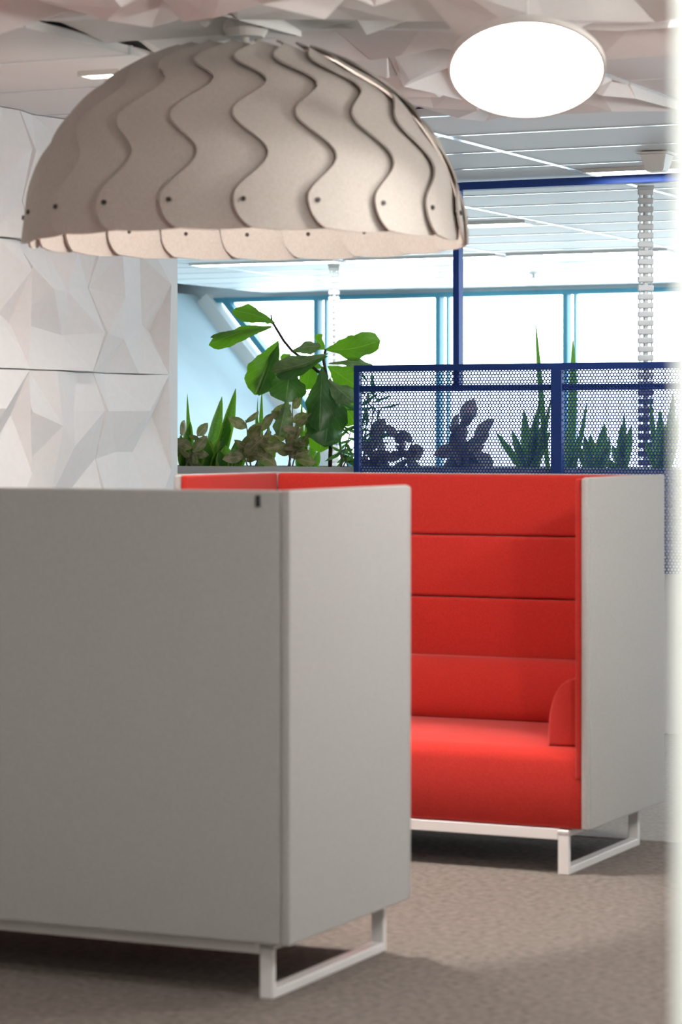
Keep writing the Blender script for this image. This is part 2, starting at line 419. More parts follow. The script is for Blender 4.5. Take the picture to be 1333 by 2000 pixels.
win = empty('window_1', kind='structure', label='wide band of blown-out windows with teal frames')
def bar(name, a, b, half, dep, mat, parent):
    """rectangular bar from a to b on the facade plane"""
    a = Vector(a); b = Vector(b); d = (b - a).normalized(); s = Vector((-d.z, 0, d.x)) * half
    bm = bmesh.new(); vs = []
    for p in (a, b):
        for q, yy in ((s, 0), (-s, 0), (-s, dep), (s, dep)): vs.append(bm.verts.new((p.x + q.x, p.y - dep + yy + 0.06, p.z + q.z)))
    bm.faces.new(vs[:4]); bm.faces.new(vs[4:][::-1])
    for i in range(4): bm.faces.new((vs[i], vs[4 + i], vs[4 + (i + 1) % 4], vs[(i + 1) % 4]))
    return link(name, finish(bm, name), mat, parent)
T = MAT['teal_frame']
bar('raking_trim', diag_top + Vector((-0.03, 0, 0.02)), low + Vector((-0.03, 0, 0)), 0.075, 0.2, MAT['white_plastic'], win)
bar('raking_frame', diag_top + Vector((0.16, 0, 0.02)), low + Vector((0.16, 0, 0)), 0.028, 0.11, T, win)
zt = atV(886, 576, FV).z
bar('head_frame', (diag_top.x, FV, zt), (U1, FV, zt), 0.021, 0.12, T, win)
bar('sill_frame', (low.x, FV, 0.88), (U1, FV, 0.88), 0.03, 0.12, T, win)
mul = [atV(px, 650, FV).x for px in (621.5, 858.5, 1108)]
step = (mul[2] - mul[0]) / 2
xs = [mul[0] + k * step for k in range(0, 8)]
for x in xs:
    bar('mullion', (x, FV, 0.91), (x, FV, zt - 0.021), 0.021, 0.11, T, win)
    bar('sash_bar', (x + 0.073, FV, 0.91), (x + 0.073, FV, zt - 0.021), 0.009, 0.06, T, win)
edges_x = [low.x - 1.2] + xs + [U1]
for a, b in zip(edges_x, edges_x[1:]):
    bm = bmesh.new()
    if a < xs[0]:
        bm_poly = [(diag_top.x + 0.1, zt), (low.x + 0.1, 0.9), (b, 0.9), (b, zt)]
        if low.x + 0.1 > b:
            zz = diag_top.z - 1.16 * (b - diag_top.x - 0.1); bm_poly = [(diag_top.x + 0.1, zt), (b, zz), (b, zt)]
    else:
        bm_poly = [(a + 0.03, zt), (a + 0.03, 0.9), (b - 0.03, 0.9), (b - 0.03, zt)]
        if a < low.x:   # the rake cuts this pane's corner
            za = diag_top.z - 1.16 * (a - diag_top.x)
            bm_poly = [(a + 0.03, zt), (a + 0.03, max(0.9, za)), (min(b - 0.03, low.x), 0.9), (b - 0.03, 0.9), (b - 0.03, zt)]
    bm.faces.new([bm.verts.new((x, FV + 0.03, z)) for x, z in bm_poly])
    link('pane', finish(bm, 'pane'), MAT['window_glass'], win)

added_win = empty('added_side_window', (U1, 17.0, 0), kind='structure', label='added side band of windows lighting the office')  # unseen windows, added for more daylight indoors
for k in range(8):
    y = -4.0 + k * 8.0 / 7
    box('mullion', (0.02, y - 0.03, 0.8), (0.10, y + 0.03, 2.7), T, added_win)
    if k < 7: box('pane', (0.05, y + 0.03, 0.8), (0.056, y + 8.0 / 7 - 0.03, 2.7), MAT['window_glass'], added_win)

# ---- near glass door whose blurred edge stands at the side of the view
ed = ray(1319, 1000); ed = Vector((ed.x, ed.y)) * 2.05
door = empty('door_1', (ed.x, ed.y, 0), YAW - 0.12, kind='structure', label='pale mint glass door edge close to the viewer')
box('door_stile', (0, 0, 0.0), (0.07, 0.045, 2.4), MAT['door_mint'], door, 0.004)
box('glass_pane', (0.07, 0.015, 0.01), (0.85, 0.027, 2.39), MAT['door_glass'], door)
box('door_stile', (0.85, 0, 0.0), (0.92, 0.045, 2.4), MAT['door_mint'], door, 0.004)

# ================================================================== SOFAS
SW, SD, SH, SL = 1.604, 0.806, 1.35, 0.156
def make_sofa(name, loc, rotz, label, interior_label):
    G, R, S = MAT['grey_fabric'], MAT['red_fabric'], MAT['white_steel']
    t = empty(name, loc, rotz, label, 'sofa', 'pair of high backed booth sofas')
    hw, hd, th = SW / 2, SD / 2, 0.028
    for s in (-1, 1):
        x0, x1 = (hw - th, hw) if s > 0 else (-hw, -hw + th)
        box('side_panel', (x0, -hd + 0.022, SL), (x1, hd, SH), G, t, 0.0065, 3)
        box('edge_welt', (x0 + (0.0015 if s < 0 else 0), -hd, SL), (x1 - (0.0015 if s > 0 else 0), -hd + 0.0235, SH - 0.002), G, t, 0.009, 3)
    bp = box('back_panel', (-hw + th, hd - 0.035, SL), (hw - th, hd - 0.0005, SH - 0.001), G, t, 0.0065, 3)
    # red lining of the wings
    for s in (-1, 1):
        x0, x1 = (hw - th - 0.024, hw - th - 0.0005) if s > 0 else (-hw + th + 0.0005, -hw + th + 0.024)
        lw = box('wing_lining', (x0, -hd + 0.006, SL + 0.17), (x1, hd - 0.062, SH - 0.004), R, t, 0.008, 3)
    # three upholstered bands on the back plus the hidden lower one
    zz = [0.655, 0.886, 1.118, SH - 0.002]
    ix = hw - th - 0.026
    for k in range(3):
        bm = bmesh.new()
        bm_box(bm, (-ix, hd - 0.075, zz[k] + 0.0015), (ix, hd - 0.036, zz[k + 1] - 0.0015), 0.013, 4)
        o = link('back_band', finish(bm, 'back_band'), R, t); shade_auto(o)
    o = box('back_band', (-ix, hd - 0.075, 0.40), (ix, hd - 0.036, zz[0] - 0.0015), R, t, 0.01, 3)
    # lumbar cushion: convex wedge
    yb = hd - 0.076
    prof = [(yb, 0.445), (yb, 0.660), (yb - 0.012, 0.668), (yb - 0.035, 0.662), (yb - 0.062, 0.644), (yb - 0.09, 0.614), (yb - 0.112, 0.575), (yb - 0.126, 0.53), (yb - 0.131, 0.49), (yb - 0.126, 0.452), (yb - 0.118, 0.445)]
    o = link('lumbar_cushion', prism('lumbar_cushion', prof, -ix, ix, 0.006, 2), R, t); shade_auto(o, 0.9)
    # seat: rounded front
    yf = -hd + 0.012; r = 0.055
    zt_ = 0.445
    prof = [(yb + 0.03, SL + 0.002), (yb + 0.03, zt_), (yf + r * 3.2, zt_)]
    prof += [(yf + r * 3.2 * 0.5, zt_ - 0.006)]
    for a in range(0, 91, 15):
        prof.append((yf + r - r * math.sin(math.radians(a)), zt_ - 0.016 - r + r * math.cos(math.radians(a))))
    prof += [(yf, SL + 0.012), (yf + 0.008, SL + 0.002)]
    o = link('seat', prism('seat', prof, -hw + th + 0.002, hw - th - 0.002, 0.008, 3), R, t); shade_auto(o, 0.9)
    # armrests: quarter-round rolls against the wings
    for s in (-1, 1):
        wx, hh = 0.118, 0.235
        pr = [(0, 0), (wx, 0)]
        for a in range(0, 91, 10):
            q = math.radians(a); pr.append((wx * math.cos(q) ** 0.75 if a < 90 else 0.0, 0.055 + (hh - 0.055) * math.sin(q)))
        bm = bmesh.new(); xo = (hw - th - 0.025) * s
        y0, y1 = -hd + 0.06, yb - 0.10
        va = [bm.verts.new((xo - s * x, y0, zt_ - 0.014 + z)) for x, z in pr]; vb = [bm.verts.new((xo - s * x, y1, zt_ - 0.014 + z)) for x, z in pr]
        f1 = bm.faces.new(va); f2 = bm.faces.new(vb[::-1]); n = len(pr)
        for i in range(n): bm.faces.new((va[i], vb[i], vb[(i + 1) % n], va[(i + 1) % n]))
        bmesh.ops.recalc_face_normals(bm, faces=bm.faces)
        bmesh.ops.bevel(bm, geom=list(set(f1.edges) | set(f2.edges)), offset=0.012, segments=3, profile=0.5, affect='EDGES')
        o = link('armrest', finish(bm, 'armrest'), R, t); shade_auto(o, 0.6)
    # under-board and white steel frame
    box('base_board', (-hw + 0.03, -hd + 0.04, SL - 0.003), (hw - 0.03, hd - 0.04, SL + 0.03), G, t)
    fx, bw = hw - 0.076, 0.04
    yfr, ybk = -hd + 0.012, hd - 0.055
    for nm, y in (('front_rail', yfr), ('rear_rail', ybk - 0.03)):
        box(nm, (-fx + bw, y, SL - 0.038), (fx - bw, y + 0.03, SL - 0.001), S, t, 0.002, 1)
    for s in (-1, 1):
        bm = bmesh.new()
        x0, x1 = (fx - bw, fx) if s > 0 else (-fx, -fx + bw)
        bm_box(bm, (x0, yfr, 0), (x1, ybk, 0.026), 0.003, 1)
        bm_box(bm, (x0, yfr, SL - 0.026), (x1, ybk, SL - 0.004), 0.003, 1)
        bm_box(bm, (x0, yfr, 0.02), (x1, yfr + 0.02, SL - 0.01), 0.003, 1)
        bm_box(bm, (x0, ybk - 0.02, 0.02), (x1, ybk, SL - 0.01), 0.003, 1)
        o = link('sled_leg', finish(bm, 'sled_leg'), S, t)
    return t
AB = Vector((-3.083, 6.226)); BF = Vector((-3.061, 8.472))
cA = Vector((AB.x - SW / 2, AB.y + SD / 2)); cB = Vector((BF.x - SW / 2, BF.y + SD / 2))
sA = make_sofa('booth_sofa', (cA.x, cA.y, 0), PI + 0.004, 'high backed sofa with its plain grey back turned to the viewer', None)
sB = make_sofa('booth_sofa', (cB.x, cB.y, 0), -0.004, 'high backed sofa with red upholstered inside, facing the viewer', None)
zt_ = box('zip_tab', (SW / 2 - 0.098, SD / 2 - 0.004, SH - 0.045), (SW / 2 - 0.086, SD / 2 + 0.004, SH - 0.014), MAT['black_tab'], sA, 0.001, 1)
zt_.location = (-SW + 0.184, 0, 0); zt_['label'] = 'small black zip tab'

# ================================================================== DOME LAMP
def make_dome():
    t = empty('dome_pendant_lamp', DOME, math.radians(26.8), 'large dome pendant lamp of overlapping wavy beige felt strips', 'lamp')
    RH, RV, N = 0.711, 0.652, 20
    emax = 71.0
    def left(e):
        amp = min(0.052 / (RH * math.cos(math.radians(e))), math.radians(6.3))
        ph = (e - 7.5) / 24.6 * 2 * PI
        base = math.radians(1.8) - amp * math.cos(ph) if e > 7.5 else math.radians(1.8) - amp
        if e < 7.5: base += math.radians(7.5) * (1 - math.sqrt(max(0, 1 - ((7.5 - e) / 8.4) ** 2)))
        return base
    def right(e):
        b = left(e) if e > 7.5 else left(7.5)
        b += math.radians(28)
        if e < 7.5: b -= math.radians(7.5) * (1 - math.sqrt(max(0, 1 - ((7.5 - e) / 8.4) ** 2)))
        return b
    ne, ns = 46, 8
    verts, faces = [], []
    es = [0.0, 0.6, 1.6, 3.0, 5.0, 7.5] + [7.5 + (emax - 7.5) * k / (ne - 6) for k in range(1, ne - 5)]
    for e in es:
        l_, r_ = left(e), right(e)
        for k in range(ns):
            s = k / (ns - 1); ph = l_ + (r_ - l_) * s
            off = 0.026 * (1 - s) ** 1.5 - 0.004
            q = math.radians(e)
            ee = q - math.radians(0.7) * math.sin(PI * s) * max(0, 1 - e / 5)
            rr = (RH + off) * math.cos(ee); zz = (RV + off) * math.sin(ee)
            verts.append((rr * math.sin(ph), -rr * math.cos(ph), zz))
    for i in range(len(es) - 1):
        for k in range(ns - 1):
            a = i * ns + k; faces.append((a, a + 1, a + ns + 1, a + ns))
    me = bpy.data.meshes.new('felt_strip'); me.from_pydata(verts, [], faces)
    bm = bmesh.new(); bm.from_mesh(me)
    bmesh.ops.recalc_face_normals(bm, faces=bm.faces)
    bmesh.ops.solidify(bm, geom=bm.faces[:], thickness=0.007)
    bm.to_mesh(me); bm.free(); me.materials.append(MAT['dome_felt'])
    rv = bmesh.new(); bmesh.ops.create_cone(rv, cap_ends=True, segments=10, radius1=0.0075, radius2=0.0075, depth=0.034)
    rme = finish(rv, 'rivet'); rme.materials.append(MAT['rivet_dark'])
    for i in range(N):
        a = i * 2 * PI / N
        o = link('felt_strip', me, None, t, (0, 0, 0), (0, 0, a)); shade_auto(o, 0.6)
        q = math.radians(7.3); rr = (RH + 0.008) * math.cos(q)
        r = link('rivet', rme, None, o, (0, -rr, RV * math.sin(q)), (PI / 2 - q * 0.6, 0, 0))
    # top ring, stem and ceiling mount
    link('top_ring', finish(lathe([(0.05, 0.61), (0.235, 0.598), (0.235, 0.606), (0.05, 0.625)]), 'top_ring'), MAT['dome_felt'], t)
    link('stem', finish(lathe([(0.012, 0.45), (0.012, 0.78)], 12), 'stem'), MAT['white_plastic'], t)
    link('ceiling_mount', finish(lathe([(0.06, 0.675), (0.075, 0.70), (0.075, 0.78), (0.02, 0.79)]), 'ceiling_mount'), MAT['white_plastic'], t)
    link('bulb', finish(lathe([(0.01, 0.36), (0.045, 0.38), (0.06, 0.42), (0.05, 0.46), (0.02, 0.48)]), 'bulb'), MAT['bulb_glow'], t)
    ld = bpy.data.lights.new('dome_lamp_beam', 'SPOT'); ld.energy = 190; ld.color = (1.0, 0.92, 0.84); ld.spot_size = math.radians(64); ld.spot_blend = 0.25; ld.shadow_soft_size = 0.06
    lo = bpy.data.objects.new('dome_lamp_beam', ld); COL.objects.link(lo); lo.location = DOME + Vector((0, 0, 0.33))
    ld = bpy.data.lights.new('dome_lamp_wide_beam', 'SPOT'); ld.energy = 26; ld.color = (1.0, 0.93, 0.85); ld.spot_size = math.radians(126); ld.spot_blend = 0.5; ld.shadow_soft_size = 0.08
    lo = bpy.data.objects.new('dome_lamp_wide_beam', ld); COL.objects.link(lo); lo.location = DOME + Vector((0, 0, 0.32))
    ld = bpy.data.lights.new('dome_lamp_glow', 'POINT'); ld.energy = 16; ld.color = (1.0, 0.95, 0.90); ld.shadow_soft_size = 0.08
    lo = bpy.data.objects.new('dome_lamp_glow', ld); COL.objects.link(lo); lo.location = DOME + Vector((0, 0, 0.30))
    return t
make_dome()

# ================================================================== ROUND DISC LAMP
def make_disc():
    zc = 7.85
    d = ray(1029.5, 134); d = d / (math.cos(YAW) * d.y - math.sin(YAW) * d.x)    # unit camera depth
    c = Vector((d.x, d.y, d.z)) * zc + Vector((0, 0, EYE))
    t = empty('disc_lamp', c, 0, 'tilted round glowing disc lamp with thin pale rim under ceiling', 'lamp')
    R = 153.5 * zc / F_PX
    view = -(Vector((d.x, d.y, d.z))).normalized()
    up = Vector((0, 0, 1)); side = view.cross(up).normalized(); vup = side.cross(view).normalized()
    a = math.asin(0.615)
    nrm = view * math.sin(a) - vup * math.cos(a)             # faces down and toward the viewer
    x = side; x = (x - nrm * x.dot(nrm)).normalized()
    q = Matrix((x, nrm.cross(x), nrm)).transposed().to_4x4()
    q = Matrix.Rotation(math.radians(0), 4, view) @ q
    def put(o): o.matrix_local = q; return o
    face = lathe([(0.001, 0.006), (R - 0.009, 0.006), (R - 0.009, 0.0), (0.001, 0.0)], 72)
    put(link('diffuser', finish(face, 'diffuser'), MAT['disc_glow'], t))
    rim = bmesh.new(); rings = []
    for r, z in ((R - 0.0095, 0.009), (R, 0.009), (R, -0.012), (R - 0.0095, -0.012)):
        rings.append([rim.verts.new((r * math.cos(2 * PI * k / 72), r * math.sin(2 * PI * k / 72), z)) for k in range(72)])
    for i in range(4):
        A, B = rings[i], rings[(i + 1) % 4]
        for k in range(72): rim.faces.new((A[k], A[(k + 1) % 72], B[(k + 1) % 72], B[k]))
    put(link('rim', finish(rim, 'rim'), MAT['white_plastic'], t))
    put(link('back_plate', finish(lathe([(0.001, -0.013), (R - 0.012, -0.013), (R - 0.012, -0.006), (0.001, -0.006)], 48), 'back_plate'), MAT['white_plastic'], t))
    top = c - nrm * 0.05
    link('stem', finish(tube([(-nrm * 0.012), (Vector((top.x, top.y, CEIL + 0.07)) - c)], [0.004, 0.004]), 'stem'), MAT['white_plastic'], t)
    return t
make_disc()

# ================================================================== CEILING FITTINGS
def linear_light(u0, u1, v, label):
    t = empty('ceiling_light', ((u0 + u1) / 2, v, CEIL - 0.014), 0, label, 'ceiling light', 'linear ceiling lights of the far office')
    hw = (u1 - u0) / 2
    bm = bmesh.new()
    for a, b in (((-hw, -0.10), (hw, -0.085)), ((-hw, 0.085), (hw, 0.10)), ((-hw, -0.085), (-hw + 0.015, 0.085)), ((hw - 0.015, -0.085), (hw, 0.085))):
        bm_box(bm, (a[0], a[1], -0.006), (b[0], b[1], 0.0135))
    link('frame', finish(bm, 'frame'), MAT['white_plastic'], t)
    box('diffuser', (-hw + 0.015, -0.085, 0.002), (hw - 0.015, 0.085, 0.008), MAT['tube_glow'], t)
linear_light(-4.49, -3.27, 12.42, 'linear ceiling light just in front of the navy beam')
linear_light(-7.09, -5.87, 15.19, 'linear ceiling light beyond the navy beam, next to the dome lamp')
linear_light(-9.69, -8.47, 17.95, 'linear ceiling light under the dome rim in the far office')
linear_light(-8.39, -7.17, 17.95, 'linear ceiling light left of the white cable spine, far row')
linear_light(-7.09, -5.87, 17.95, 'linear ceiling light directly behind the near white cable spine')

def downlight(p, label, power=0.0):
    t = empty('downlight', (p.x, p.y, CEIL - 0.014), 0, label, 'downlight', 'recessed twin downlights')
    bm = bmesh.new()
    for a, b in (((-0.085, -0.05), (0.085, -0.04)), ((-0.085, 0.04), (0.085, 0.05)), ((-0.085, -0.04), (-0.075, 0.04)), ((0.075, -0.04), (0.085, 0.04))):
        bm_box(bm, (a[0], a[1], -0.004), (b[0], b[1], 0.0135))
    link('frame', finish(bm, 'frame'), MAT['white_plastic'], t)
    for s in (-1, 1):
        link('spot', finish(lathe([(0.001, 0.0), (0.034, 0.0), (0.034, 0.01), (0.001, 0.01)], 20), 'spot'), MAT['spot_glow'], t, (s * 0.037, 0, 0))
    if power > 0:
        ld = bpy.data.lights.new('downlight_lamp', 'AREA'); ld.shape = 'RECTANGLE'; ld.size = 0.15; ld.size_y = 0.08; ld.energy = power; ld.color = (1.0, 0.955, 0.90); ld.spread = math.radians(150)
        lo = bpy.data.objects.new('downlight_lamp', ld); COL.objects.link(lo); lo.location = (p.x, p.y, CEIL - 0.03)
downlight(atZ(205, 140, CEIL), 'small twin downlight in the plain ceiling beside the dome lamp', 10)
for (u, v, pw, lab) in ((-4.9, 3.4, 22, 'added unseen twin downlight behind the grey sofa back'), (-0.7, 0.7, 60, 'added unseen twin downlight on the near side of the glass door')):  # both added out of view to brighten sofa back and door edge
    downlight(Vector((u, v, 0)), lab, pw)
def fill_globe(u, v, z, power, label):  # added fill lamp outside the view, lights sofa sides, dome and ceiling
    t = empty('added_globe_lamp', (u, v, z), 0, label, 'lamp', 'added fill globes out of view')
    prof = [(0.13 * math.sin(PI * k / 14) + 0.0005, -0.13 * math.cos(PI * k / 14)) for k in range(15)]
    link('globe', finish(lathe(prof, 28), 'globe'), MAT['fill_globe_glow'], t, smooth=True)
    link('cord', finish(tube([(0, 0, 0.12), (0, 0, CEIL - z - 0.01)], [0.003, 0.003], 6), 'cord'), MAT['white_plastic'], t)
    link('ceiling_rose', finish(lathe([(0.05, CEIL - z - 0.035), (0.05, CEIL - z - 0.008), (0.01, CEIL - z - 0.007)], 20), 'ceiling_rose'), MAT['white_plastic'], t)
    MAT['fill_globe_glow'].node_tree.nodes['Emission'].inputs[1].default_value = power
fill_globe(-0.55, 4.9, 2.42, 165.0, 'added opal globe for fill light beside the grey sofa')
fill_globe(-0.85, 7.9, 2.42, 165.0, 'added opal globe for fill light beside the red sofa')

# tapered sensor housing
p = atZ(1284, 296, CEIL)
t = empty('ceiling_sensor', (p.x, p.y, CEIL - 0.006), 0, 'white tapered sensor housing hanging under the ceiling by the beam', 'sensor')
def frustum(name, w0, w1, z0, z1, mat, parent):
    bm = bmesh.new(); r = []
    for w_, z in ((w0, z0), (w1, z1)):
        r.append([bm.verts.new((x * w_, y * w_, z)) for x, y in ((-1, -1), (1, -1), (1, 1), (-1, 1))])
    bm.faces.new(r[0][::-1]); bm.faces.new(r[1])
    for i in range(4): bm.faces.new((r[0][i], r[0][(i + 1) % 4], r[1][(i + 1) % 4], r[1][i]))
    bmesh.ops.bevel(bm, geom=bm.edges[:], offset=0.004, segments=2, affect='EDGES')
    o = link(name, finish(bm, name), mat, parent); shade_auto(o); return o
frustum('flange', 0.075, 0.08, -0.010, 0.0, MAT['white_plastic'], t)
frustum('housing', 0.042, 0.062, -0.088, -0.008, MAT['white_plastic'], t)
p = atZ(1043, 531, CEIL)
t = empty('sprinkler', (p.x, p.y, CEIL - 0.006), 0, 'tiny white sprinkler head on the far office ceiling', 'sprinkler')
link('rose', finish(lathe([(0.04, 0.0), (0.04, -0.006), (0.018, -0.015)], 16), 'rose'), MAT['white_plastic'], t)
link('head', finish(lathe([(0.010, -0.012), (0.010, -0.036), (0.02, -0.04), (0.02, -0.045)], 16), 'head'), MAT['white_plastic'], t)

# ================================================================== PERFORATED SCREEN WITH NAVY FRAME
SV = 12.56
def make_screen():
    N_ = MAT['navy_metal']
    uL = atV(693, 800, SV).x; uR = atV(1333, 800, SV).x + 0.75
    zTop = atV(1090, 709, SV).z; zBot = atV(1318, 1121, SV).z
    t = empty('perforated_screen', ((uL + uR) / 2, SV, 0), 0, 'navy metal partition of perforated sheet with tall post and beam', 'screen')
    ox = (uL + uR) / 2
    def b(name, u0, u1, v0, v1, z0, z1): return box(name, (u0 - ox, v0 - SV, z0), (u1 - ox, v1 - SV, z1), N_, t, 0.002, 1)
    um0, um1 = atV(1078, 800, SV).x, atV(1099.5, 800, SV).x
    fw = atV(703.5, 800, SV).x - uL
    zT1 = zTop - 13 * 13.4 / F_PX
    b('top_bar', uL, uR, SV - 0.012, SV + 0.03, zT1, zTop)
    b('end_bar', uL, uL + fw, SV - 0.012, SV + 0.03, 0.0, zT1)
    b('centre_bar', um0, um1, SV - 0.014, SV + 0.03, 0.0, zT1)
    b('end_bar', uR - fw, uR, SV - 0.012, SV + 0.03, 0.0, zT1)
    zr = atV(1000, 757, SV).z
    b('middle_rail', uL + fw, um0, SV + 0.004, SV + 0.034, zr - 0.016, zr + 0.016)
    b('middle_rail', um1, uR - fw, SV + 0.004, SV + 0.034, zr - 0.016, zr + 0.016)
    # post and beam
    u0, u1 = atV(883, 600, SV + 0.02).x, atV(894.5, 600, SV + 0.02).x
    zb0, zb1 = atV(1120, 361, SV).z, atV(1120, 346, SV).z
    b('post', u0, u1, SV + 0.035, SV + 0.095, zr - 0.016, zb0)
    b('header_beam', u0, uR + 0.5, SV + 0.02, SV + 0.095, zb0, min(zb1, CEIL - 0.008))
    # sheets: hexagonal cells with round holes
    P = 6.78 * 13.32 / F_PX; r = 0.35 * P; th = 0.0018
    R6 = P / math.sqrt(3)
    def sheet(ua, ub, za, zb):
        nx = int((ub - ua) / P); nz = int((zb - za) / (P * 0.8660254))
        hexo = np.array([[R6 * math.sin(k * PI / 3), R6 * math.cos(k * PI / 3)] for k in range(6)])
        ci = np.array([[r * math.sin(k * PI / 6), r * math.cos(k * PI / 6)] for k in range(12)])
        cell = np.vstack([hexo, ci])               # 18 pts
        f = []
        for k in range(6):
            a, b_ = k, (k + 1) % 6; i0 = 6 + 2 * k; i1 = 6 + 2 * k + 1; i2 = 6 + (2 * k + 2) % 12
            f += [(a, i1, i0), (a, b_, i1), (b_, i2, i1)]
        f = np.array(f)
        wall = []
        for k in range(12):
            a = 6 + k; b_ = 6 + (k + 1) % 12
            wall += [(a, b_, b_ + 18), (a, b_ + 18, a + 18)]
        allf = np.vstack([f, f[:, ::-1] + 18, np.array(wall)])
        cen = []
        for j in range(nz + 1):
            for i in range(nx + 1):
                cx = ua + P * 0.5 + i * P + (P / 2 if j % 2 else 0); cz = za + R6 * 0.6 + j * P * 0.8660254
                if cx > ub + P * 0.2: continue
                cen.append((cx, cz))
        cen = np.array(cen); n = len(cen)
        front = np.zeros((n, 36, 3), np.float32)
        front[:, :18, 0] = cen[:, None, 0] + cell[None, :, 0] - ox; front[:, :18, 2] = cen[:, None, 1] + cell[None, :, 1]
        front[:, 18:, 0] = front[:, :18, 0]; front[:, 18:, 2] = front[:, :18, 2]; front[:, 18:, 1] = th
        front[:, :, 0] = np.clip(front[:, :, 0], ua - ox - 0.002, ub - ox + 0.002); front[:, :, 2] = np.clip(front[:, :, 2], za - 0.002, zb + 0.002)
        F = (allf[None] + (np.arange(n) * 36)[:, None, None]).reshape(-1, 3)
        me = bpy.data.meshes.new('perforated_sheet')
        me.vertices.add(n * 36); me.vertices.foreach_set('co', front.reshape(-1))
        m = len(F); me.loops.add(m * 3); me.polygons.add(m)
        me.loops.foreach_set('vertex_index', F.reshape(-1).astype(np.int32)); me.polygons.foreach_set('loop_start', np.arange(0, m * 3, 3, dtype=np.int32))
        me.update(calc_edges=True); me.validate()
        o = link('perforated_sheet', me, N_, t); o['label'] = 'navy sheet punched with rows of round holes'
    sheet(uL + fw, um0, zBot, zT1); sheet(um1, uR - fw, zBot, zT1)
make_screen()

# ================================================================== CABLE SPINES
def cable_spine(base, z_top, z_low, z_dark, label, scale=1.0):
    t = empty('cable_spine', (base.x, base.y, 0), 0.35, label, 'cable spine', 'ribbed cable spines hanging from the ceiling')
    pitch = 0.0455
    bm = bmesh.new()
    bm_box(bm, (-0.041, -0.024, 0), (0.041, 0.024, 0.031), 0.006, 2)
    vm = finish(bm, 'vertebra'); vm.materials.append(MAT['white_plastic'])
    vd = vm.copy(); vd.materials.clear(); vd.materials.append(MAT['dark_plastic'])
    z = z_top - 0.05
    box('ceiling_cup', (-0.045, -0.028, z_top - 0.02), (0.045, 0.028, z_top), MAT['white_plastic'], t, 0.004)
    while z > z_low:
        link('vertebra', vm if z > z_dark else vd, None, t, (0, 0, z)); z -= pitch
    for x in (-0.03, 0.03):
        link('cord', finish(tube([(x, 0, z_top - 0.01), (x, 0, max(z_low, z + 0.01))], [0.0035, 0.0035], 6), 'cord'), MAT['white_plastic'], t)
    link('core', finish(tube([(0, 0, z_top - 0.01), (0, 0, max(z_low, z + 0.01))], [0.014, 0.014], 8), 'core'), MAT['white_plastic'], t)
b = atV(1262, 700, 13.22)
cable_spine(b, CEIL - 0.008, 0.02, atV(1262, 768, 13.22).z, 'white ribbed cable spine coming down behind the navy screen')
b = atZ(653, 514, CEIL)
cable_spine(b, CEIL - 0.008, 0.02, -1, 'distant white ribbed cable spine behind the broad leaved plant')

# ================================================================== PLANTER
PVV = 12.66
ztp = atV(1180, 915, PVV).z
pu0, pu1 = -8.2, -3.3
t = empty('planter', ((pu0 + pu1) / 2, PVV + 0.21, 0), 0, 'long tall white planter trough standing behind the navy screen', 'planter')
hw = (pu1 - pu0) / 2
n_mod = 4; mw = 2 * hw / n_mod
for k in range(n_mod):
    box('front_panel', (-hw + k * mw + 0.002, -0.21, 0), (-hw + (k + 1) * mw - 0.002, -0.19, ztp), MAT['planter_white'], t, 0.002, 1)
    box('rear_panel', (-hw + k * mw + 0.002, 0.19, 0), (-hw + (k + 1) * mw - 0.002, 0.21, ztp), MAT['planter_white'], t, 0.002, 1)
for s in (-1, 1): box('end_panel', (s * hw - (0.02 if s > 0 else 0), -0.189, 0), (s * hw + (0.02 if s < 0 else 0), 0.189, ztp), MAT['planter_white'], t)
box('soil_bed', (-hw + 0.02, -0.189, ztp - 0.10), (hw - 0.02, 0.189, ztp - 0.03), MAT['soil'], t)
SOIL = ztp - 0.03

